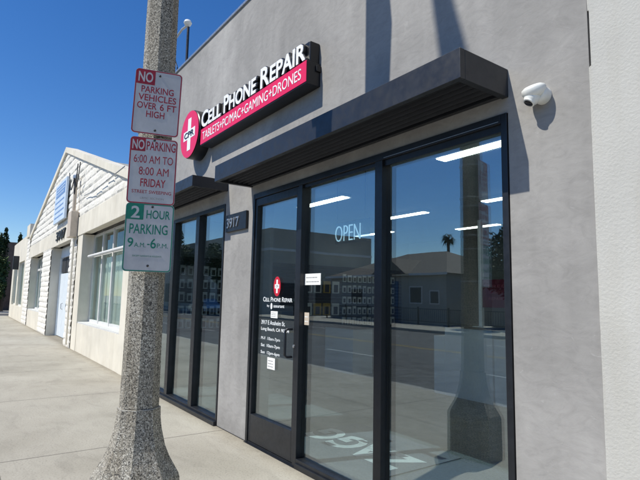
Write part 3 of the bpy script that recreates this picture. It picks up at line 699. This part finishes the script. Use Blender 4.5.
mb = MB().box(-56.2, -56, -2, 10, -.2, 6.3).build('wall', M['brick'], None, (-56, 3, -.2)); mb.name = 'block_wall'; tag(mb, 'brown block wall behind the trees at the far left', 'wall')

# ------------------------------------------------------------------ across the street (seen in the shop glass)
def house(x0, x1, y0, y1, ez, rz, label, wins, doorx=None, col='house'):
    t = thing('house', ((x0+x1)/2, y1, -.1), label, 'house', 'houses across the street')
    MB().box(x0, x1, y0, y1, -.14, ez).build('wall', M[col], t)
    xm = (x0+x1)/2; b = MB()
    ym = (y0+y1)/2; V = [b.b.verts.new(p) for p in ((x0-.4, y0-.4, ez-.08), (x1+.4, y0-.4, ez-.08), (x1+.4, y1+.4, ez-.08), (x0-.4, y1+.4, ez-.08), (x0+(x1-x0)*.33, ym, rz), (x0+(x1-x0)*.67, ym, rz))]
    for q in ((0, 1, 2, 3), (0, 1, 5, 4), (2, 3, 4, 5), (1, 2, 5), (3, 0, 4)): b.b.faces.new([V[k] for k in q])
    gx = x0+(x1-x0)*.62; b.prism([(gx-1.9, ez-.07), (gx+1.9, ez-.07), (gx, ez+1.25)], (0, ym, 0), (1, 0, 0), (0, 0, 1), -(y1+.75-ym)); b.build('roof', M['roof'], t)
    MB().box(x0-.42, x1+.42, y1+.351, y1+.40, ez-.2, ez-.03).build('fascia', M['trim'], t)
    for (a, z0, w, h) in wins:
        f = MB().box(a, a+w, y1+.002, y1+.05, z0, z0+h).build('window', M['trim'], t); MB().box(a+.08, a+w-.08, y1+.0505, y1+.055, z0+.08, z0+h-.08).build('pane', M['slat'], f)
    if doorx: MB().box(doorx[0], doorx[1], y1+.002, y1+.06, -.1, doorx[2]).build('garage_door', M['door_blue'], t)
house(-37, -23.5, -33, -22.2, 3.6, 5.75, 'low gabled house with blue garage door reflected in the big window', [(-27.0, 1.3, 1.3, 1.3), (-25.0, 1.3, .9, 1.0), (-34, 1.2, 1.6, 1.3)], (-30.6, -28.2, 3.0))
house(-21.0, -14, -34, -24, 3.0, 4.5, 'second low house right of the blue garage door house', [(-19.5, 1.2, 1.4, 1.2), (-16.5, 1.2, 1.4, 1.2)])
house(-12.5, -4, -34, -23, 3.2, 4.9, 'third house across the street facing the camera side', [(-11, 1.2, 1.4, 1.2), (-7.5, 1.2, 1.4, 1.2)], None, 'house_grey')
bb = thing('commercial_block', (-60, -16.6, 0), 'large beige flat roofed block across the street reflected in the middle window', 'building')
MB().box(-74, -42, -31.5, -18.6, -.14, 8.3).build('wall', M['house_grey'], bb)
MB().box(-74.05, -41.95, -31.55, -18.55, 6.1, 6.35).build('band', M['trim'], bb)
mb = MB()
for i in range(5): mb.box(-72+i*6, -68+i*6, -18.6, -18.56, .6, 3.2)
for i in range(3): mb.box(-42, -41.97, -31+i*4.2, -28.2+i*4.2, .8, 3.0)
mb.build('window', M['slat'], bb)
fe = thing('iron_fence', (-20, -18.8, 0), 'low dark iron fence in front of the houses across the street', 'fence')
for i in range(14): MB().box(-38+i*2.5, -37.92+i*2.5, -18.84, -18.76, -.1, 1.15).build('post', M['iron'], fe)
mb = MB(); mb.box(-38, -5.5, -18.82, -18.78, 1.0, 1.05); mb.box(-38, -5.5, -18.82, -18.78, .2, .25)
x = -37.9
while x < -5.5: mb.box(x, x+.02, -18.81, -18.79, .25, 1.0); x += .16
mb.build('railing', M['iron'], fe)
def palm(x, y, h, label, s):
    rnd = random.Random(s); t = thing('palm_tree', (x, y, -.14), label, 'tree')
    MB().tube([(x, y, -.3), (x+.1, y, h*.5), (x, y, h)], [.22, .17, .14], 9).build('trunk', M['bark'], t)
    b = MB()
    for k in range(46):
        a = rnd.uniform(0, 6.28); e = rnd.uniform(-.9, 1.1); d = Vector((math.cos(a)*math.cos(e), math.sin(a)*math.cos(e), math.sin(e)))
        s_ = d.cross(Vector((0, 0, 1))).normalized(); p0 = Vector((x, y, h)); L_ = rnd.uniform(.62, .85)
        for j in range(9):
            w = s_*(j-4)*.1*L_; tip = p0+d*L_+w-Vector((0, 0, .1*abs(j-4)+.15))
            m_ = p0+d*L_*.55
            b.b.faces.new([b.b.verts.new(m_), b.b.verts.new(m_+w*.5+s_*.03), b.b.verts.new(tip), b.b.verts.new(m_+w*.5-s_*.03)])
    b.build('crown', M['leaf_dark'], t, fixn=False)
palm(-34, -35, 8.0, 'small round headed palm seen above the reflected house roof', 3)
tree(-17.6, -21.5, 6.8, (2.3, 2.3, 2.6), 4200, .17, 'leaf_dark', 'dark tree at the right edge of the big window reflection', 41)
tree(-13.6, -20.6, 5.8, (1.9, 1.9, 2.2), 3000, .17, 'leaf', 'smaller tree right of the dark tree across the street', 42)
tree(-62, -16.5, 9.8, (3.0, 2.2, 3.0), 3500, .22, 'leaf_dark', 'street tree rising over the beige block in the left window reflection', 43)
tree(-50, -17, 7.2, (2.2, 2.0, 2.2), 3000, .2, 'leaf_dark', 'shorter street tree by the near corner of the beige block', 44)
def upole(x, y, h, label):
    t = thing('utility_pole', (x, y, -.14), label, 'utility pole')
    MB().tube([(x, y, -.3), (x, y, h)], [.16, .11], 10).build('pole', M['bark'], t)
    MB().box(x-1.1, x+1.1, y-.05, y+.05, h-.7, h-.58).build('crossarm', M['bark'], t)
def car(x, y, paint, label):
    t = thing('parked_car', (x, y, -.14), label, 'car'); g = -.14
    side = [(-2.25, .32), (-2.28, .62), (-2.1, .86), (-1.25, .96), (-.55, 1.40), (.65, 1.44), (1.45, 1.02), (2.15, .94), (2.25, .6), (2.2, .32)]
    b = MB(); rings = []
    for w in (-.88, -.80, .80, .88):
        k = 1 if abs(w) < .85 else .0
        rings.append([b.b.verts.new((x+px*(1 if k else .985), y+w*(1 if pz < 1 else .78), g+(pz if k or pz > .5 else pz+.02)-(0 if k else .02))) for px, pz in side])
    for i in range(3):
        for j in range(len(side)): b.b.faces.new((rings[i][j], rings[i][(j+1) % len(side)], rings[i+1][(j+1) % len(side)], rings[i+1][j]))
    b.b.faces.new(rings[0][::-1]); b.b.faces.new(rings[-1]); b.build('body', paint, t)
    for sgn in (-1, 1):
        yy = y+sgn*.80
        f = MB(); f.prism([(-1.05, 1.0), (-.5, 1.34), (.05, 1.36), (.05, 1.0)], (x, yy, g), (1, 0, 0), (0, 0, 1), -sgn*.06).build('side_window', M['lens'], t)
        f = MB(); f.prism([(.12, 1.0), (.12, 1.36), (.6, 1.36), (1.2, 1.03)], (x, yy, g), (1, 0, 0), (0, 0, 1), -sgn*.06).build('side_window', M['lens'], t)
        for wx in (-1.4, 1.38):
            wq = MB().lathe([(.3, -.1), (.33, -.07), (.33, .07), (.3, .1)], (x+wx, y+sgn*.82, g+.33), (0, 1, 0), 24).build('wheel', M['iron'], t)
            MB().lathe([(.2, 0), (.19, .012), (.05, .02)], (x+wx, y+sgn*.92, g+.33), (0, sgn, 0), 16).build('rim', M['steel'], wq)
car(-46, -13.9, M['steel'], 'silver parked car across the street seen in the left window reflection')
upole(-22, -40, 11, 'wooden utility pole behind the houses across the street')

# ------------------------------------------------------------------ sky, sun, camera
w = bpy.data.worlds.new('World'); bpy.context.scene.world = w; w.use_nodes = True; nt = w.node_tree
bg = nt.nodes['Background']; sk = nt.nodes.new('ShaderNodeTexSky'); sk.sky_type = 'NISHITA'; sk.sun_disc = False
sun_to = Vector((-.126, -.47, .63)).normalized()
el = math.asin(sun_to.z); az = math.atan2(sun_to.x, sun_to.y)
sk.sun_elevation = el; sk.sun_rotation = az; sk.altitude = 0; sk.air_density = 1.0; sk.dust_density = 0.0; sk.ozone_density = 5.0
hs = nt.nodes.new('ShaderNodeHueSaturation'); hs.inputs['Saturation'].default_value = 1.25; hs.inputs['Hue'].default_value = .508; hs.inputs['Value'].default_value = 1.12
nt.links.new(sk.outputs[0], hs.inputs['Color']); nt.links.new(hs.outputs[0], bg.inputs[0]); bg.inputs[1].default_value = .108
sl = bpy.data.lights.new('sun', 'SUN'); sl.energy = 4.8; sl.angle = R(.53); sl.color = (1, .955, .855)
so = bpy.data.objects.new('sun', sl); C.objects.link(so); so.rotation_euler = (-sun_to).to_track_quat('-Z', 'Y').to_euler()

yaw, pit, rol = R(54.47233), R(6.59446), R(1.16208)
f = Vector((-math.sin(yaw)*math.cos(pit), math.cos(yaw)*math.cos(pit), math.sin(pit)))
r0 = Vector((math.cos(yaw), math.sin(yaw), 0)); u0 = r0.cross(f)
r = r0*math.cos(rol)+u0*math.sin(rol); u = -r0*math.sin(rol)+u0*math.cos(rol)
cd = bpy.data.cameras.new('camera'); cd.sensor_width = 36; cd.lens = 36*500/640; cd.clip_start = .05; cd.clip_end = 1500
co = bpy.data.objects.new('camera', cd); C.objects.link(co)
m4 = Matrix((r, u, -f)).transposed().to_4x4(); m4.translation = (0, 0, 1.6); co.matrix_world = m4
sc = bpy.context.scene; sc.camera = co
sc.view_settings.view_transform = 'Standard'; sc.view_settings.look = 'None'; sc.view_settings.exposure = .15; sc.view_settings.gamma = 1
sc.render.engine = 'CYCLES'
sc.cycles.transparent_max_bounces = 16; sc.cycles.max_bounces = 10
